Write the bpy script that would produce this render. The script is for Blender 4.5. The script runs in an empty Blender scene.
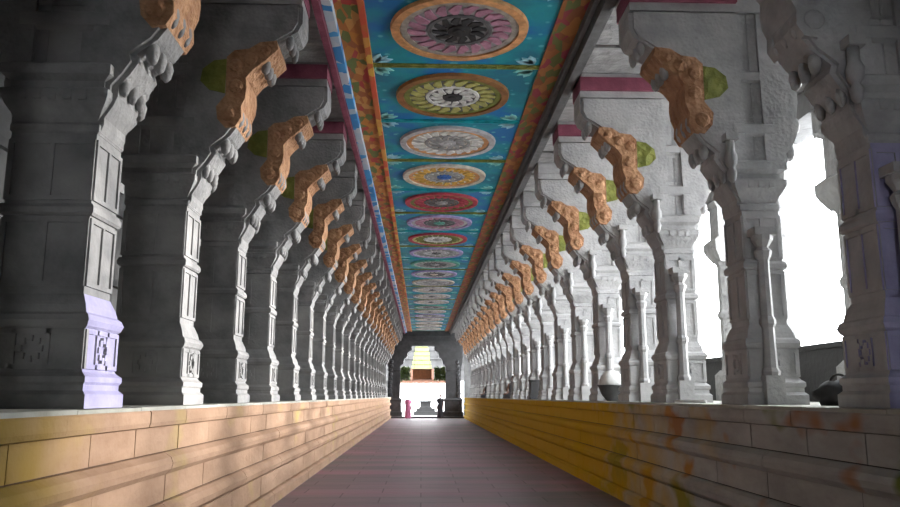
import bpy, bmesh, math, random
from mathutils import Vector, Matrix
random.seed(7)
SC = bpy.context.scene
COL = SC.collection
PI = math.pi

# ------------------------------------------------------------------ layout (metres)
EYE = 1.6
PIT = 2.36                     # bay length
Y0 = 5.87                      # near face of the first pier wholly in view
XC = 0.455                     # centre line of the corridor
HW = 2.88                      # half distance between the pier faces
PW, PT = 0.66, 0.50            # pier width (across) and thickness (along)
ZP = 1.51                      # top of the platforms
ZC = 6.45                      # painted ceiling
FIRST, LAST = -2, 21
YEND = 59.0
XR = 3.50
PLW = 2.76                     # half distance between platform faces

# ------------------------------------------------------------------ materials
def new_mat(name):
    m = bpy.data.materials.new(name); m.use_nodes = True
    nt = m.node_tree; nt.nodes.clear()
    out = nt.nodes.new('ShaderNodeOutputMaterial'); b = nt.nodes.new('ShaderNodeBsdfPrincipled')
    nt.links.new(b.outputs[0], out.inputs[0])
    return m, nt, b

def rgb(c): return (c[0], c[1], c[2], 1)

def stone(name, c1, c2, scale=2.5, rough=.8, bump=.25, detail=8, stains=None, carve=0, stretch=(1, 1, 1), carve_scale=9):
    m, nt, b = new_mat(name); N = nt.nodes; L = nt.links
    g = N.new('ShaderNodeNewGeometry'); mp = N.new('ShaderNodeMapping'); mp.inputs['Scale'].default_value = stretch
    L.new(g.outputs['Position'], mp.inputs[0])
    n = N.new('ShaderNodeTexNoise'); n.inputs['Scale'].default_value = scale; n.inputs['Detail'].default_value = detail
    n.inputs['Roughness'].default_value = .62
    L.new(mp.outputs[0], n.inputs['Vector'])
    r = N.new('ShaderNodeValToRGB'); r.color_ramp.elements[0].position = .33; r.color_ramp.elements[1].position = .68
    r.color_ramp.elements[0].color = rgb(c1); r.color_ramp.elements[1].color = rgb(c2)
    L.new(n.outputs[0], r.inputs[0]); col = r.outputs[0]
    for (sc, sscale, lo, hi) in (stains or []):
        s = N.new('ShaderNodeTexNoise'); s.inputs['Scale'].default_value = sscale; s.inputs['Detail'].default_value = 3
        mp2 = N.new('ShaderNodeMapping'); mp2.inputs['Location'].default_value = (sc[0]*31, sc[1]*17+3, sc[2]*11)
        mp2.inputs['Scale'].default_value = (1, 1, 1.6)
        L.new(g.outputs['Position'], mp2.inputs[0]); L.new(mp2.outputs[0], s.inputs['Vector'])
        mr = N.new('ShaderNodeMapRange'); mr.inputs[1].default_value = lo; mr.inputs[2].default_value = hi
        L.new(s.outputs[0], mr.inputs[0])
        mx = N.new('ShaderNodeMix'); mx.data_type = 'RGBA'
        L.new(mr.outputs[0], mx.inputs[0]); L.new(col, mx.inputs[6]); mx.inputs[7].default_value = rgb(sc)
        col = mx.outputs[2]
    L.new(col, b.inputs['Base Color']); b.inputs['Roughness'].default_value = rough
    bp = N.new('ShaderNodeBump'); bp.inputs['Strength'].default_value = bump; bp.inputs['Distance'].default_value = .03
    n2 = N.new('ShaderNodeTexNoise'); n2.inputs['Scale'].default_value = scale*7; n2.inputs['Detail'].default_value = 6
    L.new(g.outputs['Position'], n2.inputs['Vector']); L.new(n2.outputs[0], bp.inputs['Height'])
    last = bp
    if carve:
        v = N.new('ShaderNodeTexVoronoi'); v.inputs['Scale'].default_value = carve_scale
        L.new(g.outputs['Position'], v.inputs['Vector'])
        b2 = N.new('ShaderNodeBump'); b2.inputs['Strength'].default_value = carve; b2.inputs['Distance'].default_value = .05
        L.new(v.outputs['Distance'], b2.inputs['Height']); L.new(bp.outputs[0], b2.inputs['Normal']); last = b2
    L.new(last.outputs[0], b.inputs['Normal'])
    return m

def mosaic(name, cols, scale=3, rough=.7, stretch=(1, 1, 1)):
    """painted pattern: cells of the given paint colours"""
    m, nt, b = new_mat(name); N = nt.nodes; L = nt.links
    g = N.new('ShaderNodeNewGeometry'); mp = N.new('ShaderNodeMapping'); mp.inputs['Scale'].default_value = stretch
    L.new(g.outputs['Position'], mp.inputs[0])
    v = N.new('ShaderNodeTexVoronoi'); v.inputs['Scale'].default_value = scale; L.new(mp.outputs[0], v.inputs['Vector'])
    sep = N.new('ShaderNodeSeparateColor'); L.new(v.outputs['Color'], sep.inputs[0])
    r = N.new('ShaderNodeValToRGB'); r.color_ramp.interpolation = 'CONSTANT'
    e = r.color_ramp.elements
    e[0].color = rgb(cols[0]); e[1].color = rgb(cols[1]); e[1].position = 1/len(cols)
    for k in range(2, len(cols)):
        q = e.new(k/len(cols)); q.color = rgb(cols[k])
    L.new(sep.outputs[0], r.inputs[0])
    n = N.new('ShaderNodeTexNoise'); n.inputs['Scale'].default_value = 9; L.new(g.outputs['Position'], n.inputs['Vector'])
    mx = N.new('ShaderNodeMix'); mx.data_type = 'RGBA'; mx.blend_type = 'MULTIPLY'; mx.inputs[0].default_value = .5
    L.new(r.outputs[0], mx.inputs[6]); L.new(n.outputs[1], mx.inputs[7])
    mx2 = N.new('ShaderNodeMix'); mx2.data_type = 'RGBA'; mx2.blend_type = 'ADD'; mx2.inputs[0].default_value = .12
    L.new(mx.outputs[2], mx2.inputs[6]); L.new(r.outputs[0], mx2.inputs[7])
    L.new(r.outputs[0], b.inputs['Base Color'])
    b.inputs['Roughness'].default_value = rough
    return m

def plain(name, c, rough=.7, var=.25, scale=6, metal=0):
    lo = tuple(x*(1-var) for x in c); hi = tuple(min(1, x*(1+var)) for x in c)
    m = stone(name, lo, hi, scale, rough, .1, 4)
    if metal: m.node_tree.nodes['Principled BSDF'].inputs['Metallic'].default_value = metal
    return m

M = {}
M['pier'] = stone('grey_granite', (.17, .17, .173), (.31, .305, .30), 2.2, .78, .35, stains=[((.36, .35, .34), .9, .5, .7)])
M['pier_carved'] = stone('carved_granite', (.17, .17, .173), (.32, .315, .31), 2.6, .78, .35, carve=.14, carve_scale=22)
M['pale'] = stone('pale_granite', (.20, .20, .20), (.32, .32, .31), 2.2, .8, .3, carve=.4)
M['pier_r'] = stone('brightened_granite', (.30, .30, .30), (.46, .455, .45), 2.2, .78, .35)  # right row's granite, with daylight brightness put into its colour
M['pier_carved_r'] = stone('brightened_carved_granite', (.30, .30, .30), (.47, .465, .46), 2.6, .78, .35, carve=.14, carve_scale=22)  # carved granite of the right row, daylight lightened into the colour
M['lilac'] = stone('lilac_limewash', (.27, .255, .42), (.38, .36, .54), 3, .8, .2)
M['ochre'] = stone('ochre_paint', (.30, .135, .06), (.52, .29, .15), 6, .7, .4, carve=.4, carve_scale=18)
M['olive'] = stone('olive_paint', (.13, .15, .02), (.26, .27, .05), 6, .7, .4, carve=.6)
M['maroon'] = stone('maroon_paint', (.16, .03, .06), (.27, .07, .11), 4, .7, .2)
M['ceil'] = stone('ceiling_slabs', (.20, .20, .20), (.36, .355, .35), 3, .8, .4, carve=.5, carve_scale=5, stretch=(1, 2, 1))
M['black'] = stone('black_stone', (.008, .008, .008), (.02, .02, .02), 2, .7, .3)
M['worn'] = stone('worn_top_stone', (.26, .26, .21), (.46, .46, .42), 1.6, .8, .3)
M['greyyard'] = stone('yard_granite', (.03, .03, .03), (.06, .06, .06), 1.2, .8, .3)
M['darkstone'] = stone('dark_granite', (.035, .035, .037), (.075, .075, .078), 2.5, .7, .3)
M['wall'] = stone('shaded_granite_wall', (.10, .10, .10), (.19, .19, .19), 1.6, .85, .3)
M['white'] = stone('limewashed_wall', (.74, .74, .73), (.86, .86, .85), .8, .85, .15)
M['sandL'] = stone('tan_sandstone', (.30, .19, .125), (.43, .285, .195), 2.0, .85, .35,
                   stains=[((.40, .30, .12), .8, .60, .74)], stretch=(1, .6, 1.6))
M['sandR'] = stone('weathered_plinth_stone', (.28, .275, .26), (.42, .415, .39), 2.0, .9, .35,
                   stains=[((.34, .16, .07), .8, .58, .64), ((.16, .19, .04), .7, .56, .62)], stretch=(1, .6, 1.6))
def zone(m, colr, y0, y1, amp=9):
    nt = m.node_tree; N = nt.nodes; L = nt.links; b = N['Principled BSDF']
    src = b.inputs['Base Color'].links[0].from_socket
    g = N.new('ShaderNodeNewGeometry'); sp = N.new('ShaderNodeSeparateXYZ'); L.new(g.outputs['Position'], sp.inputs[0])
    n = N.new('ShaderNodeTexNoise'); n.inputs['Scale'].default_value = 1.4; L.new(g.outputs['Position'], n.inputs['Vector'])
    ma = N.new('ShaderNodeMath'); ma.operation = 'MULTIPLY_ADD'; L.new(n.outputs[0], ma.inputs[0]); ma.inputs[1].default_value = amp; L.new(sp.outputs[1], ma.inputs[2])
    mr = N.new('ShaderNodeMapRange'); mr.inputs[1].default_value = y0+amp/2; mr.inputs[2].default_value = y1+amp/2; mr.inputs[4].default_value = .95
    L.new(ma.outputs[0], mr.inputs[0])
    mx = N.new('ShaderNodeMix'); mx.data_type = 'RGBA'; L.new(mr.outputs[0], mx.inputs[0]); L.new(src, mx.inputs[6]); mx.inputs[7].default_value = rgb(colr)
    L.new(mx.outputs[2], b.inputs['Base Color'])
for k_ in ('sandL', 'sandR'): M[k_].node_tree.nodes['Principled BSDF'].inputs['Specular IOR Level'].default_value = .15
zone(M['sandR'], (.50, .30, .004), 9, 14)
zone(M['sandL'], (.31, .205, .045), 5.8, 4.4, 2.5)
M['joint'] = plain('mortar_joint', (.10, .055, .03), .9)
M['jointR'] = plain('dark_joint', (.03, .028, .025), .9)
M['brass'] = plain('gold_paint', (.55, .33, .05), .5)

# floor: large worn slabs, mauve-grey, faintly polished
def floor_mat():
    m, nt, b = new_mat('worn_floor_slabs'); N = nt.nodes; L = nt.links
    g = N.new('ShaderNodeNewGeometry')
    n = N.new('ShaderNodeTexNoise'); n.inputs['Scale'].default_value = .7; n.inputs['Detail'].default_value = 7
    mp = N.new('ShaderNodeMapping'); mp.inputs['Scale'].default_value = (.25, 1.3, 1)
    L.new(g.outputs['Position'], mp.inputs[0]); L.new(mp.outputs[0], n.inputs['Vector'])
    r = N.new('ShaderNodeValToRGB'); e = r.color_ramp.elements
    e[0].position = .36; e[0].color = (.15, .135, .14, 1); e[1].position = .66; e[1].color = (.32, .15, .20, 1)
    q = e.new(.5); q.color = (.23, .155, .175, 1)
    L.new(n.outputs[0], r.inputs[0])
    br = N.new('ShaderNodeTexBrick'); br.inputs['Scale'].default_value = 1; br.inputs['Brick Width'].default_value = 1.3
    br.inputs['Row Height'].default_value = .62; br.inputs['Mortar Size'].default_value = .012
    br.inputs['Color1'].default_value = (1, 1, 1, 1); br.inputs['Color2'].default_value = (.72, .72, .75, 1); br.inputs['Mortar'].default_value = (.35, .33, .33, 1)
    L.new(g.outputs['Position'], br.inputs['Vector'])
    mx = N.new('ShaderNodeMix'); mx.data_type = 'RGBA'; mx.blend_type = 'MULTIPLY'; mx.inputs[0].default_value = .85
    L.new(r.outputs[0], mx.inputs[6]); L.new(br.outputs[0], mx.inputs[7]); L.new(mx.outputs[2], b.inputs['Base Color'])
    b.inputs['Roughness'].default_value = .52
    bp = N.new('ShaderNodeBump'); bp.inputs['Strength'].default_value = .3; bp.inputs['Distance'].default_value = .02
    n2 = N.new('ShaderNodeTexNoise'); n2.inputs['Scale'].default_value = 6; L.new(g.outputs['Position'], n2.inputs['Vector'])
    L.new(n2.outputs[0], bp.inputs['Height']); L.new(bp.outputs[0], b.inputs['Normal'])
    return m
M['floor'] = floor_mat()

def field_mat():
    m, nt, b = new_mat('teal_painted_field'); N = nt.nodes; L = nt.links
    g = N.new('ShaderNodeNewGeometry')
    n = N.new('ShaderNodeTexNoise'); n.inputs['Scale'].default_value = 1.1; n.inputs['Detail'].default_value = 5
    L.new(g.outputs['Position'], n.inputs['Vector'])
    r = N.new('ShaderNodeValToRGB'); e = r.color_ramp.elements
    e[0].position = .38; e[0].color = (.0, .16, .25, 1); e[1].position = .62; e[1].color = (.0, .15, .42, 1)
    q = e.new(.5); q.color = (.0, .27, .33, 1)
    L.new(n.outputs[0], r.inputs[0])
    v = N.new('ShaderNodeTexVoronoi'); v.inputs['Scale'].default_value = 4.5; L.new(g.outputs['Position'], v.inputs['Vector'])
    r2 = N.new('ShaderNodeValToRGB'); r2.color_ramp.elements[0].position = .12; r2.color_ramp.elements[1].position = .22
    r2.color_ramp.elements[0].color = (1, 1, 1, 1); r2.color_ramp.elements[1].color = (0, 0, 0, 1)
    L.new(v.outputs['Distance'], r2.inputs[0])
    mx = N.new('ShaderNodeMix'); mx.data_type = 'RGBA'; L.new(r2.outputs[0], mx.inputs[0]); L.new(r.outputs[0], mx.inputs[6])
    mx.inputs[7].default_value = (.10, .42, .50, 1)
    L.new(mx.outputs[2], b.inputs['Base Color']); b.inputs['Roughness'].default_value = .6
    return m
M['field'] = field_mat()
M['border'] = mosaic('ochre_border_pattern', [(.42, .13, .02), (.33, .09, .02), (.55, .25, .06), (.13, .15, .03), (.40, .04, .03), (.50, .18, .02)], 7, stretch=(1.4, .6, 1))
M['border_dim'] = mosaic('brown_border_pattern', [(.30, .10, .02), (.24, .075, .02), (.36, .14, .03), (.12, .14, .03), (.28, .03, .05)], 7, stretch=(1.4, .6, 1))
M['bluewhite'] = mosaic('blue_white_rail_paint', [(.05, .30, .62), (.42, .52, .60), (.03, .22, .52), (.5, .55, .6)], 3, stretch=(1, 1.2, 1))
M['goldred'] = mosaic('gold_red_rail_paint', [(.62, .36, .05), (.55, .08, .03), (.60, .28, .05), (.5, .12, .03)], 3, stretch=(1, 1, 1))
M['rail'] = plain('grey_moulding', (.10, .10, .10), .7)

PAL = {}
def paint(c):
    k = tuple(round(x, 3) for x in c)
    if k not in PAL: PAL[k] = plain('paint_%d' % len(PAL), c, .65, .3, 7)
    return PAL[k]

# ------------------------------------------------------------------ mesh helpers
def bx(bm, x0, x1, y0, y1, z0, z1, mi=0, bev=0):
    vs = [bm.verts.new(p) for p in ((x0, y0, z0), (x1, y0, z0), (x1, y1, z0), (x0, y1, z0), (x0, y0, z1), (x1, y0, z1), (x1, y1, z1), (x0, y1, z1))]
    fs = []
    for q in ((0, 3, 2, 1), (4, 5, 6, 7), (0, 1, 5, 4), (1, 2, 6, 5), (2, 3, 7, 6), (3, 0, 4, 7)):
        f = bm.faces.new([vs[i] for i in q]); f.material_index = mi; fs.append(f)
    if bev:
        es = list({e for f in fs for e in f.edges})
        bmesh.ops.bevel(bm, geom=es, offset=bev, segments=1, affect='EDGES')
    return vs

def prism(bm, pts, a, b, axis='y', mi=0):
    """extrude an outline: axis y -> pts are (x,z); axis x -> (y,z)"""
    def P(p, t): return (p[0], t, p[1]) if axis == 'y' else (t, p[0], p[1])
    A = [bm.verts.new(P(p, a)) for p in pts]; B = [bm.verts.new(P(p, b)) for p in pts]
    n = len(pts); fs = []
    fs.append(bm.faces.new(A)); fs.append(bm.faces.new(B[::-1]))
    for i in range(n):
        j = (i+1) % n; fs.append(bm.faces.new((A[j], A[i], B[i], B[j])))
    for f in fs: f.material_index = mi

def stack(bm, cx, cy, prof, wx, wy, mi=0):
    """square section stack: prof = [(grow, z)...] offsets added to half widths"""
    prev = None; first = None
    for g, z in prof:
        hx, hy = wx/2+g, wy/2+g
        ring = [bm.verts.new((cx+sx*hx, cy+sy*hy, z)) for sx, sy in ((-1, -1), (1, -1), (1, 1), (-1, 1))]
        if prev:
            for i in range(4):
                j = (i+1) % 4; f = bm.faces.new((prev[i], prev[j], ring[j], ring[i])); f.material_index = mi
        else: f = bm.faces.new(ring[::-1]); f.material_index = mi
        prev = ring
    f = bm.faces.new(prev); f.material_index = mi

def lathe(bm, prof, cx=0, cy=0, seg=12, mi=0, smooth=True, rot=0):
    rings = []
    for r, z in prof:
        rings.append([bm.verts.new((cx+r*math.cos(2*PI*k/seg+rot), cy+r*math.sin(2*PI*k/seg+rot), z)) for k in range(seg)])
    for a, b in zip(rings, rings[1:]):
        for k in range(seg):
            j = (k+1) % seg; f = bm.faces.new((a[k], a[j], b[j], b[k])); f.smooth = smooth; f.material_index = mi
    bm.faces.new(rings[0][::-1]).material_index = mi; bm.faces.new(rings[-1]).material_index = mi

def link(name, bm, mats, parent=None):
    bmesh.ops.recalc_face_normals(bm, faces=bm.faces[:])
    me = bpy.data.meshes.new(name); bm.to_mesh(me); bm.free()
    for m in (mats if isinstance(mats, (list, tuple)) else [mats]): me.materials.append(m)
    o = bpy.data.objects.new(name, me); COL.objects.link(o)
    if parent: o.parent = parent
    return o

def tag(o, label, cat, group=None, kind=None):
    o['label'] = label; o['category'] = cat
    if group: o['group'] = group
    if kind: o['kind'] = kind
    return o

def thing(name, label, cat, loc=(0, 0, 0), rz=0, group=None):
    o = bpy.data.objects.new(name, None); COL.objects.link(o); o.location = loc; o.rotation_euler = (0, 0, rz)
    o.empty_display_size = .2
    return tag(o, label, cat, group)

def struct(name, bm, m):
    o = link(name, bm, m); o['kind'] = 'structure'; return o

def copy_tree(o, parent=None):
    c = o.copy(); COL.objects.link(c); c.parent = parent
    for ch in list(o.children): copy_tree(ch, c)
    return c

ORD = ['first', 'second', 'third', 'fourth', 'fifth', 'sixth', 'seventh', 'eighth', 'ninth', 'tenth', 'eleventh', 'twelfth', 'thirteenth',
       'fourteenth', 'fifteenth', 'sixteenth', 'seventeenth', 'eighteenth', 'nineteenth', 'twentieth', 'twenty-first', 'twenty-second',
       'twenty-third', 'twenty-fourth', 'twenty-fifth', 'twenty-sixth']

# ------------------------------------------------------------------ setting
bm = bmesh.new(); bx(bm, XC-PLW-3.2, XC+PLW+3.2, -7, YEND+6, -.3, 0); struct('floor', bm, M['floor'])
bm = bmesh.new(); bx(bm, -5.6, -5.2, -7, YEND+1, 0, 6.8)
for z in (2.2, 3.4, 4.6): bx(bm, -5.22, -5.12, -7, YEND+1, z, z+.12)
struct('wall_left', bm, M['wall'])
bm = bmesh.new(); bx(bm, -5.2, XC-.8, -7, -6.6, 0, 6.5); bx(bm, XC+.8, 6.6, -7, -6.6, 0, 6.5); bx(bm, XC-.8, XC+.8, -7, -6.6, 2.6, 6.5); struct('wall_back', bm, M['wall'])  # out of view; its doorway is added to let fill light in
bm = bmesh.new(); bx(bm, 6.61, 7.0, -6.6, 7.4, 0, 6.8); struct('wall_right_light_block', bm, M['wall'])  # unseen wall, added to keep daylight off the near right piers
# stone ceiling: side slabs (a little lower than the painted strip), roof
bm = bmesh.new()
for (a, b_) in ((-5.2, XC-1.72), (XC+1.72, 6.9)):
    y = -6.6; k = 0
    while y < YEND+1.6:
        w = PIT/3
        bx(bm, a, b_, y+.012, y+w-.012, ZC-.12-(.035 if k % 2 else 0), ZC+.2); y += w; k += 1
bx(bm, -5.6, 7.1, -7, YEND+2, ZC+.1, ZC+.5)
struct('ceiling', bm, M['ceil'])

# ------------------------------------------------------------------ painted ceiling strip
ps = thing('painted_ceiling_strip', 'long painted strip running along the ceiling centre, teal field between ochre borders', 'ceiling painting', (XC, 0, ZC))
bm = bmesh.new(); bx(bm, -1.30, 1.30, -6.6, YEND, -.02, .1); link('painted_field', bm, M['field'], ps)
bm = bmesh.new(); bx(bm, -1.6, -1.22, -6.6, YEND, -.05, .1); link('painted_border', bm, M['border'], ps)['label'] = 'orange and red patterned border'
bm = bmesh.new(); bx(bm, 1.27, 1.62, -6.6, YEND, -.05, .1); link('painted_border', bm, M['border_dim'], ps)['label'] = 'brown patterned border'
bm = bmesh.new(); bx(bm, -1.28, -1.2, -6.6, YEND, -.09, .0); link('rail', bm, M['goldred'], ps)['label'] = 'thin red and gold rail'
bm = bmesh.new(); bx(bm, -1.70, -1.585, -6.6, YEND, -.17, .0); link('rail', bm, M['bluewhite'], ps)['label'] = 'blue and white rail'
bm = bmesh.new(); bx(bm, -1.80, -1.71, -6.6, YEND, -.24, .0); link('rail', bm, M['maroon'], ps)['label'] = 'maroon outer rail'
for x0, x1, z0 in ((1.60, 1.67, -.16), (1.69, 1.80, -.26), (1.82, 1.87, -.18)):
    bm = bmesh.new(); bx(bm, x0, x1, -6.6, YEND, z0, 0); link('rail', bm, M['rail'], ps)['label'] = 'dark grey moulding rail'

# medallions
W = (.62, .62, .6); K = (.02, .02, .022); G = (.30, .30, .30); O = (.48, .20, .05); OR = (.62, .30, .12); P = (.42, .20, .28); PU = (.32, .12, .42)
Y_ = (.62, .60, .05); B = (.03, .14, .50); R_ = (.42, .04, .07); T = (.0, .30, .36); OL = (.16, .18, .03); CR = (.56, .50, .42); LG = (.46, .46, .47); DG = (.11, .11, .115); BR = (.26, .11, .03); VI = (.36, .30, .55); GR = (.10, .36, .28); YG = (.50, .52, .2)
MED = [
    ('brown ring', [OR, DG, G, K, G, DG]),
    ('brown ring', [OR, K, G, K, DG, W]),
    ('dark centre, pink petals and orange rim', [OR, (.34, .30, .26), P, G, K, DG]),
    ('black and white swirl in an olive rim', [BR, OL, (.40, .38, .12), DG, K, W]),
    ('pale grey petals with peach edges', [LG, OR, W, CR, LG, G]),
    ('blue centre in gold and white rings', [CR, OR, (.62, .36, .06), W, B, G]),
    ('red rim and brown petals', [R_, OL, R_, BR, G, DG]),
    ('violet and grey petals', [VI, LG, P, G, GR, DG]),
    ('yellow-green petals in a red rim', [R_, YG, OL, YG, G, W]),
    ('violet rim over grey rings', [VI, LG, G, CR, DG, LG]),
]
def petals(bm, n, r0, r1, z, t, mi, twist=0):
    for k in range(n):
        a = 2*PI*(k+.5)/n; da = PI/n*.82; rm = (r0+r1)/2
        pts = [(r0, a-da*.55), (rm, a-da), (r1-.01, a-da*.5+twist), (r1, a+twist), (r1-.01, a+da*.5+twist), (rm, a+da), (r0, a+da*.55)]
        A = [bm.verts.new((r*math.cos(q), r*math.sin(q), z)) for r, q in pts]
        Bv = [bm.verts.new((r*math.cos(q), r*math.sin(q), z-t)) for r, q in pts]
        bm.faces.new(Bv)
        for i in range(7):
            j = (i+1) % 7; bm.faces.new((A[i], A[j], Bv[j], Bv[i]))
def disc(bm, r0, r1, z, t):
    seg = 48
    o = [bm.verts.new((r1*math.cos(2*PI*k/seg), r1*math.sin(2*PI*k/seg), z)) for k in range(seg)]
    ob = [bm.verts.new((v.co.x*.985, v.co.y*.985, z-t)) for v in o]
    if r0 > 0:
        i_ = [bm.verts.new((r0*math.cos(2*PI*k/seg), r0*math.sin(2*PI*k/seg), z-t)) for k in range(seg)]
        it = [bm.verts.new((v.co.x, v.co.y, z)) for v in i_]
    for k in range(seg):
        j = (k+1) % seg
        bm.faces.new((o[k], o[j], ob[j], ob[k]))
        if r0 > 0:
            bm.faces.new((ob[k], ob[j], i_[j], i_[k])); bm.faces.new((i_[k], i_[j], it[j], it[k])); bm.faces.new((it[k], it[j], o[j], o[k]))
    if r0 == 0: bm.faces.new(ob); bm.faces.new(o)
nm = 0
for i in range(-3, LAST+1):
    yc = Y0+PIT*i+PT/2+PIT/2+.05
    if yc < 4: continue
    if nm < 10-2: desc, pal = MED[nm+2]
    else:
        desc = 'grey rings and a faded rim'
        pal = random.choice([[LG, G, CR, G, DG, LG], [VI, G, LG, G, CR, DG], [GR, LG, G, CR, G, DG], [CR, G, LG, DG, LG, G]])
    if yc < 8.5: desc, pal = 'brown rim, just above the top of the frame', MED[0][1]
    lab = 'round ceiling medallion with %s, %s from the camera' % (desc, ORD[i+3])
    if yc < 8.5: lab = 'round ceiling medallion with brown rim, %s from the camera' % ORD[i+3]
    t = thing('ceiling_medallion', lab, 'medallion', (XC+.02, yc, ZC-.021), 0, 'painted medallions along the ceiling')
    c = [paint(x) for x in pal]
    bm = bmesh.new(); disc(bm, .80, .925, 0, .05); link('outer_ring', bm, c[0], t)
    bm = bmesh.new(); disc(bm, .70, .80, 0, .03); link('rim_band', bm, c[1], t)
    bm = bmesh.new(); disc(bm, 0, .71, 0, .015); link('ground_disc', bm, c[3], t)
    bm = bmesh.new(); petals(bm, 20, .46, .70, -.014, .022, 0, .10); link('outer_petals', bm, c[2], t)
    bm = bmesh.new(); disc(bm, .38, .44, -.014, .022); link('inner_ring', bm, c[5], t)
    bm = bmesh.new(); petals(bm, 12, .17, .37, -.014, .02, 0, .16); link('inner_petals', bm, c[5] if nm > 0 else c[4], t)
    bm = bmesh.new(); disc(bm, 0, .16, -.014, .03); disc(bm, 0, .08, -.044, .02); link('centre_boss', bm, c[4], t)
    if yc > 8.5: nm += 1
    # gold and olive cross bars between the bays
    bm = bmesh.new(); bx(bm, -1.215, 1.265, yc+PIT/2-.055, yc+PIT/2+.055, -.045, 0); bx(bm, -1.215, 1.265, yc+PIT/2-.02, yc+PIT/2+.02, -.06, -.02)
    link('cross_bar', bm, M['olive'] if i % 2 else paint(T), ps)
    # painted corner leaves of each bay
    bm = bmesh.new()
    for sx in (-1, 1):
        for sy in (-1, 1):
            for q in range(3):
                a = math.radians(20+25*q); cx, cy = sx*1.18, yc+sy*1.08
                L_ = .30
                ux, uy = -sx*math.cos(a), -sy*math.sin(a); px, py = -uy, ux
                pts = [(0, 0), (.3, .05), (.65, .06), (1, 0), (.65, -.06), (.3, -.05)]
                A = [bm.verts.new((cx+ux*u*L_+px*v, cy+uy*u*L_+py*v, -.032)) for u, v in pts]
                A2 = [bm.verts.new((v.co.x, v.co.y, -.018)) for v in A]
                bm.faces.new(A); bm.faces.new(A2[::-1])
                for u in range(6): bm.faces.new((A[u], A[(u+1) % 6], A2[(u+1) % 6], A2[u]))
    link('corner_leaves', bm, paint((.30, .58, .68) if i % 2 else (.22, .60, .58)), ps)

# ------------------------------------------------------------------ platforms (high moulded plinths)
def platform(side):
    s = 1 if side == 'right' else -1
    X = XC+s*PLW; Xo = 6.6 if s > 0 else -5.1
    m = M['sandR'] if s > 0 else M['sandL']; mj = M['jointR'] if s > 0 else M['joint']
    lab = {'right': 'long raised stone platform on the right, grey with mustard and rust patches', 'left': 'long raised platform of tan sandstone blocks on the left'}[side]
    t = thing('stone_platform', lab, 'platform', (X, 0, 0))
    ys, ye = -6.5, YEND-.2
    def strip(name, prof, blk, seed, mat=m):
        """a course of separate-looking blocks: outline (depth, z) split along y by joints"""
        b = bmesh.new(); rr = random.Random(seed); y = ys
        while y < ye:
            w = blk*(.75+.5*rr.random()); y2 = min(y+w, ye)
            jit = .006*rr.random()
            prism(b, [(-s*(d+jit), z) for d, z in prof]+[(s*.5, prof[-1][1]), (s*.5, prof[0][1])], y+.007, y2-.007, 'y')
            y = y2
        return link(name, b, mat, t)
    # d = how far it stands out towards the aisle, measured from the platform face
    strip('cap_course', [(.0, ZP-.175), (.05, ZP-.165), (.06, ZP-.13), (.06, ZP-.045), (.05, ZP-.032)], 1.3, 1)
    strip('frieze_course', [(-.02, ZP-.40), (-.02, ZP-.18)], 1.15, 2)
    strip('moulding', [(.02, ZP-.60), (.07, ZP-.55), (.08, ZP-.50), (.06, ZP-.45), (.0, ZP-.41)], 2.4, 3)
    strip('recessed_course', [(-.03, ZP-.84), (-.03, ZP-.61)], 1.4, 4)
    strip('moulding', [(.0, ZP-1.05), (.06, ZP-1.0), (.075, ZP-.94), (.04, ZP-.88), (.0, ZP-.85)], 2.6, 5)
    strip('lower_course', [(.0, ZP-1.33), (.0, ZP-1.06)], 1.5, 6)
    strip('foot_course', [(.10, 0.0), (.10, .14), (.05, .175)], 1.8, 7)
    b = bmesh.new(); xs = sorted((X+s*.03, Xo)); bx(b, xs[0], xs[1], ys, ye, 0.0, ZP-.035)
    for v in b.verts: v.co.x -= X
    link('core', b, mj, t)
    b = bmesh.new(); y = ys; k = 0
    while y < ye:
        w = PIT/2
        xs = sorted((-s*.055, Xo-X)); bx(b, xs[0], xs[1], y+.004, min(y+w, ye)-.004, ZP-.031, ZP-.003+.003*(k % 2)); y += w; k += 1
    link('top_slabs', b, M['worn'], t)['label'] = 'worn pale grey top slabs'
platform('left'); platform('right')

# ------------------------------------------------------------------ carved piers
# inward outline above the shaft: (distance from the shaft face, height)
E_ = EYE
PROF = [(.0, 2.0), (.03, 2.08), (.03, 2.14), (.09, 2.24), (.12, 2.32), (.12, 2.40), (.20, 2.50), (.26, 2.60), (.24, 2.67),
        (.30, 2.72), (.40, 2.80), (.47, 2.90), (.50, 3.0), (.48, 3.08), (.50, 3.16), (.53, 3.28), (.53, 3.44), (.58, 3.54),
        (.68, 3.64), (.78, 3.72), (.86, 3.82), (.88, 3.90), (1.0, 3.98), (1.10, 4.04), (1.15, 4.14), (1.15, 4.34)]

def dressed(bm, w, t, z0, z1, inset=.018, mi=0, cols=1, rows=1):
    """raised fillets framing sunk panels on the four faces of a block"""
    hx, hy = w/2, t/2; f = .035
    for sy in (-1, 1):
        a, b = (hy, hy+inset) if sy > 0 else (-hy-inset, -hy)
        for k in range(cols+1):
            xx = -hx+(w-f)*k/cols; bx(bm, xx, xx+f, a, b, z0, z1, mi)
        for k in range(rows+1):
            zz = z0+(z1-z0-f)*k/rows; bx(bm, -hx+f, hx-f, a, b, zz, zz+f, mi)
    for sx in (-1, 1):
        a, b = (hx, hx+inset) if sx > 0 else (-hx-inset, -hx)
        for k in range(cols+1):
            yy = -hy+(t-f)*k/cols; bx(bm, a, b, yy, yy+f, z0, z1, mi)
        for k in range(rows+1):
            zz = z0+(z1-z0-f)*k/rows; bx(bm, a, b, -hy+f, hy-f, zz, zz+f, mi)

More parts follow.
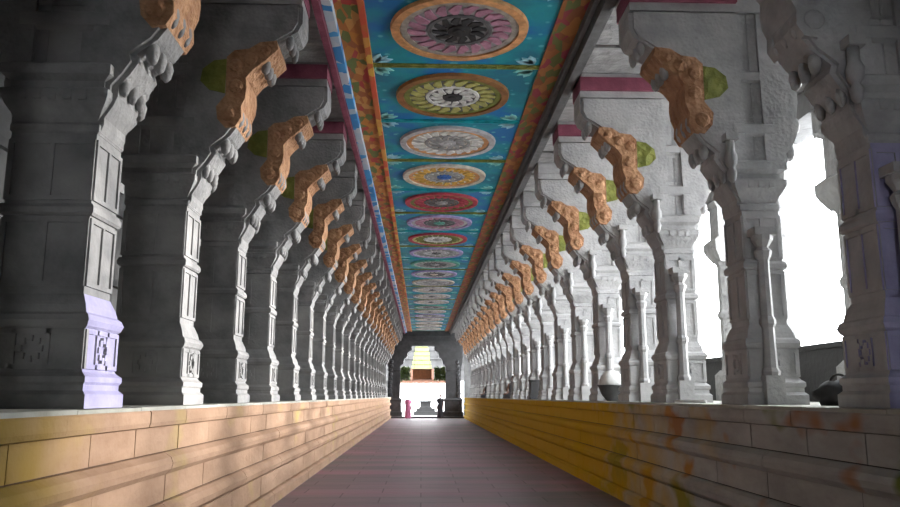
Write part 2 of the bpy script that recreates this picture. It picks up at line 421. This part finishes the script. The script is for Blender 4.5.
def make_pier(label, group, PW=PW):
    """origin: centre of the footprint on the platform top; inward is +X"""
    t = thing('carved_stone_pier', label, 'pillar', (0, 0, 0), 0, group)
    z = lambda h: h+EYE-ZP         # height above the eye -> height above the platform
    h = PW/2
    b = bmesh.new()
    stack(b, 0, 0, [(.115, 0), (.115, .10), (.085, .13), (.085, .17), (.10, .19), (.10, .23), (.065, .26), (.055, .28), (.055, .58), (.075, .60), (.09, .64), (.075, .68),
                    (.05, .70), (.035, .76), (.0, .84)], PW, PT)
    dressed(b, PW+.11, PT+.11, .285, .575, .014, 0, 3, 1)
    for sx, sy in ((0, -1), (0, 1), (1, 0), (-1, 0)):      # lotus boss in each base panel
        for k in range(8):
            a = 2*PI*k/8; r = .075
            u, v = r*math.cos(a), r*math.sin(a)
            cx = sx*(h+.06)+(u if sy else 0); cy = sy*(PT/2+.06)+(u if sx else 0)
            bx(b, cx-.022, cx+.022, cy-.022, cy+.022, .43+v-.022, .43+v+.022)
    link('pier_base', b, M['pier'], t)
    b = bmesh.new()
    stack(b, 0, 0, [(-.005, .82), (-.005, z(2.0))], PW, PT)
    dressed(b, PW-.01, PT-.01, .90, 1.42, .016, 0, 2, 1)
    dressed(b, PW-.01, PT-.01, 1.56, z(1.95), .016, 0, 2, 1)
    stack(b, 0, 0, [(.012, 1.44), (.028, 1.46), (.028, 1.50), (.012, 1.53)], PW, PT)
    link('shaft', b, M['pier'], t)
    b = bmesh.new()
    stack(b, 0, 0, [(.0, z(1.98)), (.03, z(2.02)), (.03, z(2.07)), (.0, z(2.10)), (.02, z(2.14)), (.07, z(2.22)), (.10, z(2.28)), (.10, z(2.34)), (.05, z(2.37)),
                    (.05, z(2.42)), (.11, z(2.46)), (.11, z(2.54)), (.04, z(2.58))], PW-.04, PT-.06)
    for sx in (-1, 1):
        for k in range(5 if PW > .5 else 3): bx(b, -h+.06+k*.115, -h+.12+k*.115, sx*(PT/2+.06)-.02, sx*(PT/2+.06)+.02, z(2.25), z(2.33))
    link('capital', b, M['pier_carved'], t)
    # upper block standing on the capital, up to the lintel
    b = bmesh.new(); stack(b, 0, 0, [(-.03, z(2.56)), (-.03, z(2.86)), (.02, z(2.9)), (.02, z(3.0)), (-.03, z(3.04)), (-.03, z(3.5)), (.01, z(3.53)), (.01, z(3.62)), (-.03, z(3.66)), (-.03, z(4.36))], PW, PT-.02)
    dressed(b, PW-.06, PT-.08, z(3.08), z(3.48), .014, 0, 3, 1)
    link('upper_block', b, M['pier'], t)
    # stepped brackets, towards and away from the corridor
    for s in (1, -1):
        b = bmesh.new(); pr = [(d*(1 if s > 0 else .62), hh) for d, hh in PROF]
        pts = [(s*(h+d), z(hh)) for d, hh in pr]+[(s*(h-.2), z(4.34)), (s*(h-.2), z(2.0))]
        prism(b, pts, -PT/2+.03, PT/2-.03)
        pts2 = [(s*(h+d-.05), z(hh)) for d, hh in pr[3:]]+[(s*(h-.1), z(4.34)), (s*(h-.1), z(2.24))]
        prism(b, pts2, -PT/2-.005, PT/2+.005)
        # tongues under each tier
        for d, hh, r in ((.16, 2.43, .05), (.36, 2.70, .06), (.50, 3.02, .055), (.76, 3.64, .06), (1.02, 3.93, .05)):
            dd = d*(1 if s > 0 else .62)
            for yy in (-.17, 0, .17):
                lathe(b, [(.01, z(hh)-.10), (r*.7, z(hh)-.07), (r, z(hh)), (r*.8, z(hh)+.06), (.01, z(hh)+.10)], s*(h+dd-.01), yy, 6)
        link('bracket', b, M['pier_carved'], t)
    # painted carving on the inner bracket
    b = bmesh.new()
    o1 = [(.345, 3.25), (.25, 3.12), (.27, 2.98), (.36, 2.88), (.47, 2.90), (.53, 3.0), (.52, 3.12), (.56, 3.22), (.57, 3.34), (.56, 3.46), (.63, 3.55), (.76, 3.66), (.90, 3.80), (.88, 3.90), (.70, 3.88), (.58, 3.80), (.42, 3.78), (.34, 3.70)]
    prism(b, [(h+d, z(q)) for d, q in o1], -PT/2-.03, PT/2+.03)
    for sy in (-1, 1):
        for cx, cz, r in ((.38, 3.04, .09), (.45, 3.36, .085), (.44, 3.60, .08), (.60, 3.68, .08), (.76, 3.78, .065)):
            mt = Matrix.Translation((h+cx, sy*(PT/2+.025), z(cz))) @ Matrix.Diagonal((1, .45, 1, 1))
            bmesh.ops.create_icosphere(b, subdivisions=2, radius=r, matrix=mt)
    link('painted_bracket_carving', b, M['ochre'], t)['label'] = 'ochre painted carving'
    b = bmesh.new()
    prism(b, [(h+d, z(q)) for d, q in ((.06, 3.42), (.16, 3.32), (.335, 3.28), (.335, 3.68), (.2, 3.66), (.08, 3.56))], -PT/2-.022, PT/2+.022)
    link('painted_scroll', b, M['olive'], t)['label'] = 'olive green painted scroll'
    # lintel up to the ceiling rail
    b = bmesh.new(); bx(b, -h-1.3, h+1.14, -PT/2, PT/2, z(4.36), z(4.74)); bx(b, -h-1.3, h+1.15, -PT/2-.035, PT/2+.035, z(4.67), z(4.72))
    for k in range(4): bx(b, -h-1.2+k*.32, -h-1.05+k*.32, -PT/2-.035, PT/2+.035, z(4.42), z(4.54))
    link('lintel', b, M['pier'], t)
    b = bmesh.new(); bx(b, h-.1, h+1.148, -PT/2-.05, PT/2+.05, z(4.46), z(4.66)); link('painted_fillet', b, M['maroon'], t)['label'] = 'maroon painted fillet'
    # slender engaged colonettes on the two faces across the aisle and a hanging bud
    for sy in ((-1, 1) if PW < .5 else (1,)):
        b = bmesh.new(); y = sy*(PT/2+(.10 if sy > 0 else .03)); cx = h-(.16 if sy > 0 else PW/2)
        bx(b, cx-.10, cx+.10, y-.09, y+.09, 0, .30)
        lathe(b, [(.085, .30), (.095, .34), (.07, .38), (.062, .80), (.085, .84), (.085, .88), (.062, .92), (.058, 1.52), (.08, 1.56), (.095, 1.62), (.06, 1.66), (.11, 1.74), (.11, 1.79)], cx, y, 8, 0, False, PI/8)
        bx(b, cx-.12, cx+.12, sy*(PT/2-.01) if sy > 0 else y-.11, y+.11 if sy > 0 else sy*(PT/2-.01), 1.79, 1.87)
        link('colonette', b, M['pier'], t)
    b = bmesh.new()
    lathe(b, [(.01, z(2.30)), (.045, z(2.34)), (.06, z(2.42)), (.035, z(2.47)), (.07, z(2.52)), (.075, z(2.6)), (.05, z(2.66)), (.05, z(2.8))], h+.10, PT/2+.06, 8)
    bx(b, h+.03, h+.17, PT/2-.04, PT/2+.14, z(2.78), z(2.86))
    link('hanging_bud', b, M['pier'], t)
    return t

proto = make_pier('x', None)
proto_r = make_pier('y', None, .42)
cnt = {}
for side in ('left', 'right'):
    for i in range(LAST, FIRST-1, -1):      # the first one made is placed last
        src = proto if side == 'left' else proto_r
        o = src if i == FIRST else copy_tree(src)
        yc = Y0+PIT*i+PT/2
        o.location = ((-2.52-PW/2) if side == 'left' else (3.50+.21+{0: .08, 2: -.03}.get(i, 0)), yc+(.3 if side == 'right' and i == 2 else 0), ZP)
        o.rotation_euler = (0, 0, 0 if side == 'left' else PI)
        k = i-FIRST
        if i < 0: extra = '%s in the %s row, before the lilac washed one' % (ORD[k], side)
        elif i == 0: extra = 'with lilac limewash, on the %s platform near the camera' % side
        else: extra = '%s beyond the lilac washed one in the %s row' % (ORD[i-1], side)
        if i == LAST: extra = 'last of the %s row, beside the end gateway' % side
        o['label'] = 'carved grey stone pier ' + extra
        o['group'] = 'carved piers along the %s platform' % side
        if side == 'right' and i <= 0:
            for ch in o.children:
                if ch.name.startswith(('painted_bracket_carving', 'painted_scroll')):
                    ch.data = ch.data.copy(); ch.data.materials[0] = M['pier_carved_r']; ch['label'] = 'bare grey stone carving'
        if i > 3:          # the farther lintels carry no maroon paint
            for ch in o.children:
                if ch.name.startswith('painted_fillet'):
                    if (side, 'f') not in cnt:
                        d = ch.data.copy(); d.materials[0] = M['pier']; cnt[(side, 'f')] = d
                    ch.data = cnt[(side, 'f')]; ch['label'] = 'plain stone fillet'
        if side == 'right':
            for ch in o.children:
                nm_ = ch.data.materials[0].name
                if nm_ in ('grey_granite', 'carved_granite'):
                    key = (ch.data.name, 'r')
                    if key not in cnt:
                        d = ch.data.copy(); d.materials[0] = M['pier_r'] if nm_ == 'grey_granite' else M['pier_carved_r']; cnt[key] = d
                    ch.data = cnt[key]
        if i == 0:    # this one is limewashed lilac at its foot
            for ch in o.children:
                isb = ch.name.startswith('pier_base'); iss = ch.name.startswith('shaft')
                if isb or (iss and side == 'right'):
                    ch.data = ch.data.copy(); ch.data.materials.append(M['lilac']); ch['label'] = 'partly lilac limewashed'
                    for p in ch.data.polygons:
                        n = p.normal
                        if (side == 'left' and n.x > .4 and p.center.y > -.1) or (side == 'right' and n.y > .4): p.material_index = 1

# ------------------------------------------------------------------ outer row of plain pillars and parapet on the right
def make_outer(label):
    t = thing('outer_pillar', label, 'pillar', (0, 0, ZP), 0, 'outer pillars beside the parapet')
    b = bmesh.new(); stack(b, 0, 0, [(.08, 0), (.08, .5), (.0, .6)], .42, .42); link('pillar_base', b, M['pale'], t)
    b = bmesh.new(); lathe(b, [(.24, .58), (.22, .7), (.21, 1.6), (.25, 1.66), (.25, 1.74), (.21, 1.8), (.21, 2.7), (.26, 2.8)], 0, 0, 8, 0, False, PI/8); link('shaft', b, M['pale'], t)
    b = bmesh.new(); stack(b, 0, 0, [(.0, 2.78), (.1, 2.95), (.14, 3.05), (.14, 3.2), (.02, 3.3), (.02, 3.9), (.12, 4.0)], .42, .42)
    bx(b, -.25, .25, -.45, .45, 3.98, 4.4); link('capital', b, M['pale'], t)
    b = bmesh.new(); bx(b, -.3, .3, -PIT/2+.005, PIT/2-.005, 4.4, 4.79); link('eaves_beam', b, M['wall'], t)
    return t
po = make_outer('x')
for i in range(1, LAST+1):
    o = po if i == 1 else copy_tree(po)
    o.location = (6.25, Y0+PIT*i+PT/2, ZP)
    o['label'] = 'pale slender outer pillar on the right, %s along the parapet from the near end' % ORD[i-1]
bm = bmesh.new()
for i in range(1, LAST):
    y = Y0+PIT*i+PT/2
    bx(bm, 6.15, 6.38, y+.3, y+PIT-.3, ZP, ZP+.80); bx(bm, 6.10, 6.43, y+.3, y+PIT-.3, ZP+.80, ZP+.88)
tag(link('parapet', bm, M['black']), 'low dark stone parapet between the outer pillars on the right', 'parapet')

# ------------------------------------------------------------------ outside
bm = bmesh.new(); bx(bm, 6.6, 40, -20, 130, -.3, .35); struct('ground', bm, M['white'])
bm = bmesh.new(); bx(bm, -20, 6.6, YEND+6, 130, -.4, -.05); struct('ground_yard', bm, M['pale'])
bm = bmesh.new(); bx(bm, 20, 20.5, -12, 110, .3, 2.6); bx(bm, 19.9, 20.6, -12, 110, 2.6, 2.8)
for k in range(18): bx(bm, 19.85, 20.0, -10+k*6.5, -9.4+k*6.5, .3, 2.6)
tag(link('compound_wall', bm, M['white']), 'long whitewashed compound wall beyond the right side openings', 'wall')

# ------------------------------------------------------------------ end gateway
def gate_pier(s, x0, x1, label):
    t = thing('gateway_pier', label, 'pillar', ((x0+x1)/2, YEND+.4, 0), 0, 'piers of the end gateway')
    w = x1-x0
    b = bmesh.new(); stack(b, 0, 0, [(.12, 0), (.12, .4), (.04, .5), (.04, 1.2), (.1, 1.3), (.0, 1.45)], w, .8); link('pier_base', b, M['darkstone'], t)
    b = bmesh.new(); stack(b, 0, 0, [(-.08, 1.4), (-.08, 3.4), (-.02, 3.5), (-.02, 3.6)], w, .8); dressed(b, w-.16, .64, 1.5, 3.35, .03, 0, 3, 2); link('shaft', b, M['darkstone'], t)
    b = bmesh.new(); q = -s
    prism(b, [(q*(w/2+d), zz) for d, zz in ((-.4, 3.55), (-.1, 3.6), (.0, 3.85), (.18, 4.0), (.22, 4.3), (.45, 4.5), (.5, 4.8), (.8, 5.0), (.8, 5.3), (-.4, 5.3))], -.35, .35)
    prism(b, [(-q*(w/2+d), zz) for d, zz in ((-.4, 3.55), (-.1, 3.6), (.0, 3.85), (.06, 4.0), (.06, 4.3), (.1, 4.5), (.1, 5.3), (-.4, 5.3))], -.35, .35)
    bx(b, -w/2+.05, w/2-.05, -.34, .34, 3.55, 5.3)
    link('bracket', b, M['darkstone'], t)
    # rearing carved figure curving out in front of the pier
    b = bmesh.new()
    for k in range(14):
        f = k/13; zz = .2+3.9*f; off = .12*math.sin(f*PI)
        mt = Matrix.Translation((s*(w/2-.33+off), -.30, zz)) @ Matrix.Diagonal((1, .8, 1.2, 1))
        bmesh.ops.create_icosphere(b, subdivisions=1, radius=.24-.06*f, matrix=mt)
    link('carved_figure', b, M['darkstone'], t)
    return t
gate_pier(-1, -2.55, -1.55, 'dark carved gateway pier at the corridor end, left of the opening')
gate_pier(1, 1.75, 3.0, 'dark carved gateway pier at the corridor end, right of the opening')
bm = bmesh.new(); bx(bm, -5.2, 6.6, YEND+.05, YEND+.75, 5.31, ZC); bx(bm, -5.2, 6.6, YEND-.05, YEND+.05, 5.6, 5.75); bx(bm, -5.2, 6.6, YEND-.05, YEND+.05, 6.0, 6.1)
tag(link('gateway_lintel', bm, M['darkstone']), 'heavy dark stone lintel over the end gateway', 'lintel')
bm = bmesh.new(); bx(bm, -5.2, -2.72, YEND+.1, YEND+.7, 0, 5.3); struct('wall_far_left', bm, M['wall'])
bm = bmesh.new(); bx(bm, 3.18, 6.6, YEND+.1, YEND+.7, 0, 5.3); struct('wall_far_right', bm, M['wall'])
bm = bmesh.new(); bx(bm, -2.2, 3.1, YEND-1.2, YEND-.5, 0, .12); tag(link('threshold_step', bm, M['darkstone']), 'dark low stone step across the corridor end', 'step')

# small tiered shrine seen through the gateway
t = thing('tiered_shrine', 'pale yellow-green tiered shrine tower seen through the end gateway', 'shrine', (0, 76, 0))
b = bmesh.new()
for k in range(6): bx(b, -.95+.07*k, .95-.07*k, -.9+.05*k, .9-.05*k, 4.15+.42*k, 4.47+.42*k)
for k in range(6): bx(b, -.85+.07*k, .85-.07*k, -.75+.05*k, .75-.05*k, 4.47+.42*k, 4.57+.42*k)
link('tower', b, plain('yellow_green_limewash', (.15, .17, .06), .8, .2), t)
b = bmesh.new()
for x in (-2.2, -.75, .75, 2.2):
    for y in (-.8, .8): stack(b, x, y, [(.08, 0), (.08, .3), (0, .4), (0, 2.6), (.1, 2.8)], .3, .3)
for k in range(4): pass
link('columns', b, M['white'], t)
b = bmesh.new(); bx(b, -2.6, 2.6, -1.1, 1.1, 2.8, 3.1); bx(b, -2.8, 2.8, -1.25, 1.25, 3.1, 3.2); bx(b, -1.15, 1.15, -.95, .95, 3.2, 4.15); link('roof_slab', b, plain('brown_red_paint', (.10, .04, .02), .7, .2), t)
t = thing('yard_building', 'grey stone building across the yard behind the tiered shrine', 'building', (0, 84, 0))
b = bmesh.new(); bx(b, -8, 8, -1, 1, 3.3, 9.5); bx(b, -8.2, 8.2, -1.2, 1.2, 3.2, 3.5); bx(b, -8.2, 8.2, -1.2, 1.2, 5.4, 5.6); bx(b, -8.2, 8.2, -1.15, 1.15, 4.4, 4.5); bx(b, -8.1, 8.1, -1.1, 1.1, 6.3, 6.4)
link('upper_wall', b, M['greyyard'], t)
for x in (-6, -3.6, 3.6, 6):
    b = bmesh.new(); stack(b, x, 0, [(.1, 0), (.1, .4), (0, .5), (0, 2.9), (.15, 3.2)], .5, .5); link('column', b, M['greyyard'], t)
t = thing('stone_altar', 'dark stepped stone block on the axis beyond the end gateway', 'altar', (.35, 68, 0))
b = bmesh.new(); bx(b, -1.0, 1.0, -.8, .8, 0, .3); bx(b, -.8, .8, -.6, .6, .3, .55); link('steps', b, M['black'], t)
b = bmesh.new(); stack(b, 0, 0, [(.1, .55), (.1, .65), (0, .7), (0, 1.0), (.1, 1.1), (.1, 1.2)], .9, .7); link('altar_block', b, M['black'], t)
# garland hung across the gate: dark leaves and a brown board
t = thing('sign_board', 'small brown board hanging under the end gateway among leaves', 'sign', (0.05, YEND+1.35, 2.85))
b = bmesh.new(); bx(b, -.72, .72, -.03, .03, 0, .75, 0, .01); link('board', b, plain('brown_board', (.24, .09, .03), .7, .2), t)
b = bmesh.new(); bx(b, -.76, .76, -.05, -.025, -.03, .03); bx(b, -.76, .76, -.05, -.025, .72, .78); link('frame', b, plain('dark_wood', (.10, .05, .03), .7, .2), t)
b = bmesh.new()
bx(b, -.6, -.57, -.01, .01, .76, 2.46); link('hanger', b, M['darkstone'], t)
b = bmesh.new(); bx(b, .57, .6, -.01, .01, .76, 2.46); link('hanger', b, M['darkstone'], t)
def leaves(name, label, x0, x1, y0, y1, z0, z1, n, seed, hanger=None):
    rr = random.Random(seed); b = bmesh.new()
    for k in range(n):
        c = Vector((rr.uniform(x0, x1), rr.uniform(y0, y1), rr.uniform(z0, z1)))
        R = Matrix.Rotation(rr.uniform(0, 6.3), 3, Vector((rr.uniform(-1, 1), rr.uniform(-1, 1), rr.uniform(-1, 1))).normalized())
        s = rr.uniform(.10, .2)
        vs = [b.verts.new(c+R @ Vector(p)*s) for p in ((-1, 0, 0), (-.3, .35, .05), (.5, .3, 0), (1, 0, -.1), (.5, -.3, 0), (-.3, -.35, .05))]
        b.faces.new(vs)
    return b
lf = plain('dark_green_leaf', (.06, .10, .015), .6, .4)
for nme, x0, x1, w in (('left', -1.75, -.92, 'left'), ('right', 1.02, 1.95, 'right')):
    t = thing('leaf_festoon', 'dark green leaf festoon hanging %s of the brown board' % w, 'festoon', ((x0+x1)/2, YEND+1.35, 2.8), 0, 'leaf festoons in the gateway')
    b = leaves('', '', (x0-x1)/2, (x1-x0)/2, -.12, .12, 0, .95, 420, 5 if w == 'left' else 6); link('leaf_mass', b, lf, t)
    b = bmesh.new()
    for q in (-.3, .3): bx(b, q-.01, q+.01, -.01, .01, .6, 2.5)
    link('cord', b, M['darkstone'], t)

# ------------------------------------------------------------------ people
skin_m = plain('brown_skin', (.16, .08, .05), .6, .1); hair_m = plain('black_hair', (.012, .011, .012), .5, .2)
def skinned(parent, J, E, R, mat, name='body'):
    bm = bmesh.new(); lay = bm.verts.layers.skin.verify(); vs = [bm.verts.new(j) for j in J]
    for a, b in E: bm.edges.new((vs[a], vs[b]))
    for v, r in zip(vs, R): v[lay].radius = (r, r)
    vs[0][lay].use_root = True
    me = bpy.data.meshes.new(name); bm.to_mesh(me); bm.free(); me.materials.append(mat)
    o = bpy.data.objects.new(name, me); COL.objects.link(o); o.parent = parent
    sk = o.modifiers.new('Skin', 'SKIN'); sk.use_smooth_shade = True
    sb = o.modifiers.new('Sub', 'SUBSURF'); sb.levels = 1; sb.render_levels = 2
    return o
def fingers(J, E, R, wrist, d, side):
    """palm plus five short tapering chains rooted at the wrist joint"""
    d = Vector(d).normalized(); s = d.cross(Vector((0, 0, 1)))
    if s.length < .1: s = Vector((0, 1, 0))
    s.normalize(); w = Vector(J[wrist])
    pi = len(J); J.append(tuple(w+d*.06)); E.append((wrist, pi)); R.append(.028)
    for k, (o_, ln) in enumerate(((-.03, .07), (-.01, .085), (.01, .08), (.03, .06))):
        a = len(J); J.append(tuple(w+d*.10+s*o_)); E.append((pi, a)); R.append(.010)
        J.append(tuple(w+d*(.10+ln)+s*o_*1.2+Vector((0, 0, -.015)))); E.append((a, a+1)); R.append(.008)
    a = len(J); J.append(tuple(w+d*.05+s*-.045*side)); E.append((wrist, a)); R.append(.011)
    J.append(tuple(w+d*.09+s*-.06*side)); E.append((a, a+1)); R.append(.009)
def head(parent, x, y, z, face=-1, rz=0):
    b = bmesh.new()
    bmesh.ops.create_uvsphere(b, u_segments=16, v_segments=12, radius=1, matrix=Matrix.Translation((x, y, z)) @ Matrix.Diagonal((.075, .095, .115, 1)))
    bmesh.ops.create_cone(b, cap_ends=True, segments=6, radius1=.018, radius2=.006, depth=.045, matrix=Matrix.Translation((x, y+face*.10, z-.005)))
    for s in (-1, 1):
        bmesh.ops.create_uvsphere(b, u_segments=6, v_segments=4, radius=1, matrix=Matrix.Translation((x+s*.076, y, z)) @ Matrix.Diagonal((.012, .02, .03, 1)))
    for f in b.faces: f.smooth = True
    h = link('head', b, skin_m, parent)
    b = bmesh.new()
    for s in (-1, 1): bmesh.ops.create_uvsphere(b, u_segments=6, v_segments=4, radius=.012, matrix=Matrix.Translation((x+s*.03, y+face*.086, z+.015)))
    bx(b, x-.025, x+.025, y+face*.093-.004, y+face*.093+.004, z-.058, z-.05)
    link('face_features', b, hair_m, h)
    b = bmesh.new()
    bmesh.ops.create_uvsphere(b, u_segments=14, v_segments=10, radius=1, matrix=Matrix.Translation((x, y-face*.02, z+.025)) @ Matrix.Diagonal((.085, .10, .115, 1)))
    bmesh.ops.create_uvsphere(b, u_segments=8, v_segments=6, radius=.045, matrix=Matrix.Translation((x, y-face*.12, z)))
    dead = [v for v in b.verts if (v.co.y-y)*face > .045 and v.co.z < z+.06]
    bmesh.ops.delete(b, geom=dead, context='VERTS')
    for f in b.faces: f.smooth = True
    link('hair', b, hair_m, h)

def standing(x, y, rz, c, label, h=1.58):
    t = thing('person', label, 'person', (x, y, 0), rz)
    k = h/1.65
    J = [(0, 0, .92), (0, 0, 1.12), (0, 0, 1.32), (0, 0, 1.42), (0, 0, 1.5),
         (-.17, 0, 1.36), (-.22, .0, 1.08), (-.20, -.08, .84), (.17, 0, 1.36), (.22, 0, 1.08), (.20, -.08, .84),
         (-.09, 0, .86), (-.10, -.02, .47), (-.10, .02, .08), (-.10, -.12, .03), (.09, 0, .86), (.10, -.02, .47), (.10, .02, .08), (.10, -.12, .03)]
    E = [(0, 1), (1, 2), (2, 3), (3, 4), (2, 5), (5, 6), (6, 7), (2, 8), (8, 9), (9, 10), (0, 11), (11, 12), (12, 13), (13, 14), (0, 15), (15, 16), (16, 17), (17, 18)]
    R = [.14, .12, .13, .055, .05, .06, .042, .028, .06, .042, .028, .09, .06, .04, .035, .09, .06, .04, .035]
    fingers(J, E, R, 7, (0, -.3, -1), 1); fingers(J, E, R, 10, (0, -.3, -1), -1)
    skinned(t, J, E, R, skin_m)
    head(t, 0, -.01, 1.56)
    cm = plain('cloth', c, .8, .25)
    b = bmesh.new()
    rings = []
    for (rx, ry, zz) in ((.24, .20, .06), (.21, .17, .5), (.20, .15, .85), (.165, .13, 1.05), (.20, .14, 1.25), (.19, .12, 1.38), (.08, .08, 1.44)):
        rings.append([b.verts.new((rx*math.cos(a)*(1+.05*math.sin(5*a)), ry*math.sin(a)*(1+.06*math.cos(6*a)), zz)) for a in [2*PI*q/20 for q in range(20)]])
    for A, Bv in zip(rings, rings[1:]):
        for q in range(20): f = b.faces.new((A[q], A[(q+1) % 20], Bv[(q+1) % 20], Bv[q])); f.smooth = True
    for s in (-1, 1):
        lathe(b, [(.055, 1.14), (.07, 1.25), (.07, 1.38)], s*.20, 0, 10)
    link('garment', b, cm, t)
    t.scale = (k, k, k)
    return t
def seated(x, y, z, rz, c, label):
    t = thing('person', label, 'person', (x, y, z), rz, 'people sitting on the right platform')
    J = [(0, .05, .12), (0, .03, .30), (0, .0, .50), (0, -.01, .60), (0, -.01, .67),
         (-.17, 0, .53), (-.24, -.08, .30), (-.16, -.28, .24), (.17, 0, .53), (.24, -.08, .30), (.16, -.28, .24),
         (-.12, 0, .11), (-.34, -.22, .14), (-.05, -.32, .06), (.12, 0, .11), (.34, -.22, .14), (.05, -.40, .06)]
    E = [(0, 1), (1, 2), (2, 3), (3, 4), (2, 5), (5, 6), (6, 7), (2, 8), (8, 9), (9, 10), (0, 11), (11, 12), (12, 13), (0, 14), (14, 15), (15, 16)]
    R = [.12, .12, .13, .055, .05, .06, .042, .028, .06, .042, .028, .09, .065, .04, .09, .065, .04]
    fingers(J, E, R, 7, (-.2, -1, -.3), 1); fingers(J, E, R, 10, (.2, -1, -.3), -1)
    skinned(t, J, E, R, skin_m)
    head(t, 0, -.02, .74)
    cm = plain('cloth', c, .8, .25); b = bmesh.new(); rings = []
    for (rx, ry, cy, zz) in ((.40, .33, -.12, .0), (.39, .32, -.12, .12), (.22, .20, 0, .22), (.175, .145, .02, .32), (.20, .14, 0, .46), (.18, .12, 0, .56), (.07, .07, -.01, .62)):
        rings.append([b.verts.new((rx*math.cos(a)*(1+.04*math.sin(5*a)), cy+ry*math.sin(a), zz)) for a in [2*PI*q/20 for q in range(20)]])
    b.faces.new(rings[0][::-1])
    for A, Bv in zip(rings, rings[1:]):
        for q in range(20): f = b.faces.new((A[q], A[(q+1) % 20], Bv[(q+1) % 20], Bv[q])); f.smooth = True
    link('garment', b, cm, t)
standing(-.95, YEND-2.4, .2, (.55, .16, .30), 'person in a long pink garment standing at the left of the end gateway')
standing(1.35, YEND-1.9, -.3, (.05, .05, .06), 'person in dark clothes standing at the right of the end gateway', 1.68)
seated(3.60, Y0+PIT*16-.93, ZP, -.3, (.05, .05, .06), 'person in dark clothes seated on the right platform near the far gateway')
seated(3.60, Y0+PIT*11-.93, ZP, -.3, (.09, .085, .09), 'person in charcoal clothes seated on the right platform, nearer than the other')

# black box and basin on the right platform
t = thing('storage_box', 'upright dark box on the right platform beside the seated person', 'box', (3.50, Y0+PIT*8-.85, ZP))
b = bmesh.new(); bx(b, -.22, .22, -.2, .2, 0, .52, 0, .015); link('box_body', b, M['darkstone'], t)
b = bmesh.new(); bx(b, -.24, .24, -.22, .22, .52, .57, 0, .01); link('box_lid', b, M['darkstone'], t)
t = thing('metal_basin', 'dark round basin holding a white cloth bundle on the right platform edge', 'basin', (3.52, Y0+PIT*4-.8, ZP))
b = bmesh.new(); lathe(b, [(.10, 0), (.12, .02), (.20, .12), (.25, .26), (.27, .27), (.27, .29), (.24, .29)], 0, 0, 20); link('bowl', b, M['darkstone'], t)
b = bmesh.new(); lathe(b, [(.22, .27), (.235, .32), (.20, .44), (.12, .53), (.03, .56)], 0, 0, 16)
for v in b.verts:
    a = math.atan2(v.co.y, v.co.x); v.co.x *= 1+.06*math.sin(5*a); v.co.y *= 1+.06*math.sin(5*a)
link('cloth_bundle', b, plain('white_cloth', (.7, .7, .68), .85, .1), t)
bm = bmesh.new(); lathe(bm, [(.016, -.25), (.02, -.22), (.02, .22), (.016, .25)], 0, 0, 10)
o = tag(link('metal_rod', bm, plain('pale_metal', (.6, .6, .6), .4, .1)), 'short pale rod lying on the right platform edge beside a carved pier', 'rod'); o.location = (3.33, 9.72, ZP+.024); o.rotation_euler = (PI/2, 0, .5)
t = thing('cloth_bag', 'dark slumped bag on the right platform between two near piers', 'bag', (3.95, 7.35, ZP))
b = bmesh.new(); bmesh.ops.create_icosphere(b, subdivisions=3, radius=1)
for v in b.verts:
    n = v.co.copy(); v.co = Vector((n.x*.24*(1+.12*math.sin(6*n.z+3*n.y)), n.y*.19*(1+.1*math.sin(7*n.x)), max(0, .10+n.z*.14*(1+.1*math.sin(9*n.x)))))
for f in b.faces: f.smooth = True
link('bag_body', b, plain('dark_cloth', (.03, .03, .032), .85, .3), t)
b = bmesh.new(); pr = [(.1*math.cos(a), .2+.1*math.sin(a)) for a in [PI*q/10 for q in range(11)]]+[(.08*math.cos(a), .2+.08*math.sin(a)) for a in [PI*(10-q)/10 for q in range(11)]]
prism(b, pr, -.012, .012); link('handle', b, plain('strap_cloth', (.05, .05, .05), .85, .3), t)

# ------------------------------------------------------------------ light
w = bpy.data.worlds.new('World'); SC.world = w; w.use_nodes = True
nt = w.node_tree; bg = nt.nodes['Background']; bg.inputs[0].default_value = (.93, .96, 1, 1); bg.inputs[1].default_value = 5.0
sd = bpy.data.lights.new('sun', 'SUN'); sd.energy = 3.3; sd.angle = math.radians(14); sd.color = (1, .97, .93)
so = bpy.data.objects.new('sun', sd); COL.objects.link(so)
so.rotation_euler = Vector((-1, -.20, -.17)).to_track_quat('-Z', 'Y').to_euler(); so.location = (20, 0, 12)

# ------------------------------------------------------------------ camera
cd = bpy.data.cameras.new('camera'); cam = bpy.data.objects.new('camera', cd); COL.objects.link(cam)
cd.sensor_width = 36; cd.lens = 780/900*36; cd.clip_end = 400; cd.clip_start = .05
cam.location = (0, 0, EYE); cam.rotation_euler = (math.radians(90+10.35), 0, math.radians(-2.06))
SC.camera = cam
SC.view_settings.view_transform = 'Standard'; SC.view_settings.look = 'None'; SC.view_settings.gamma = 1
SC.view_settings.exposure = 1.72
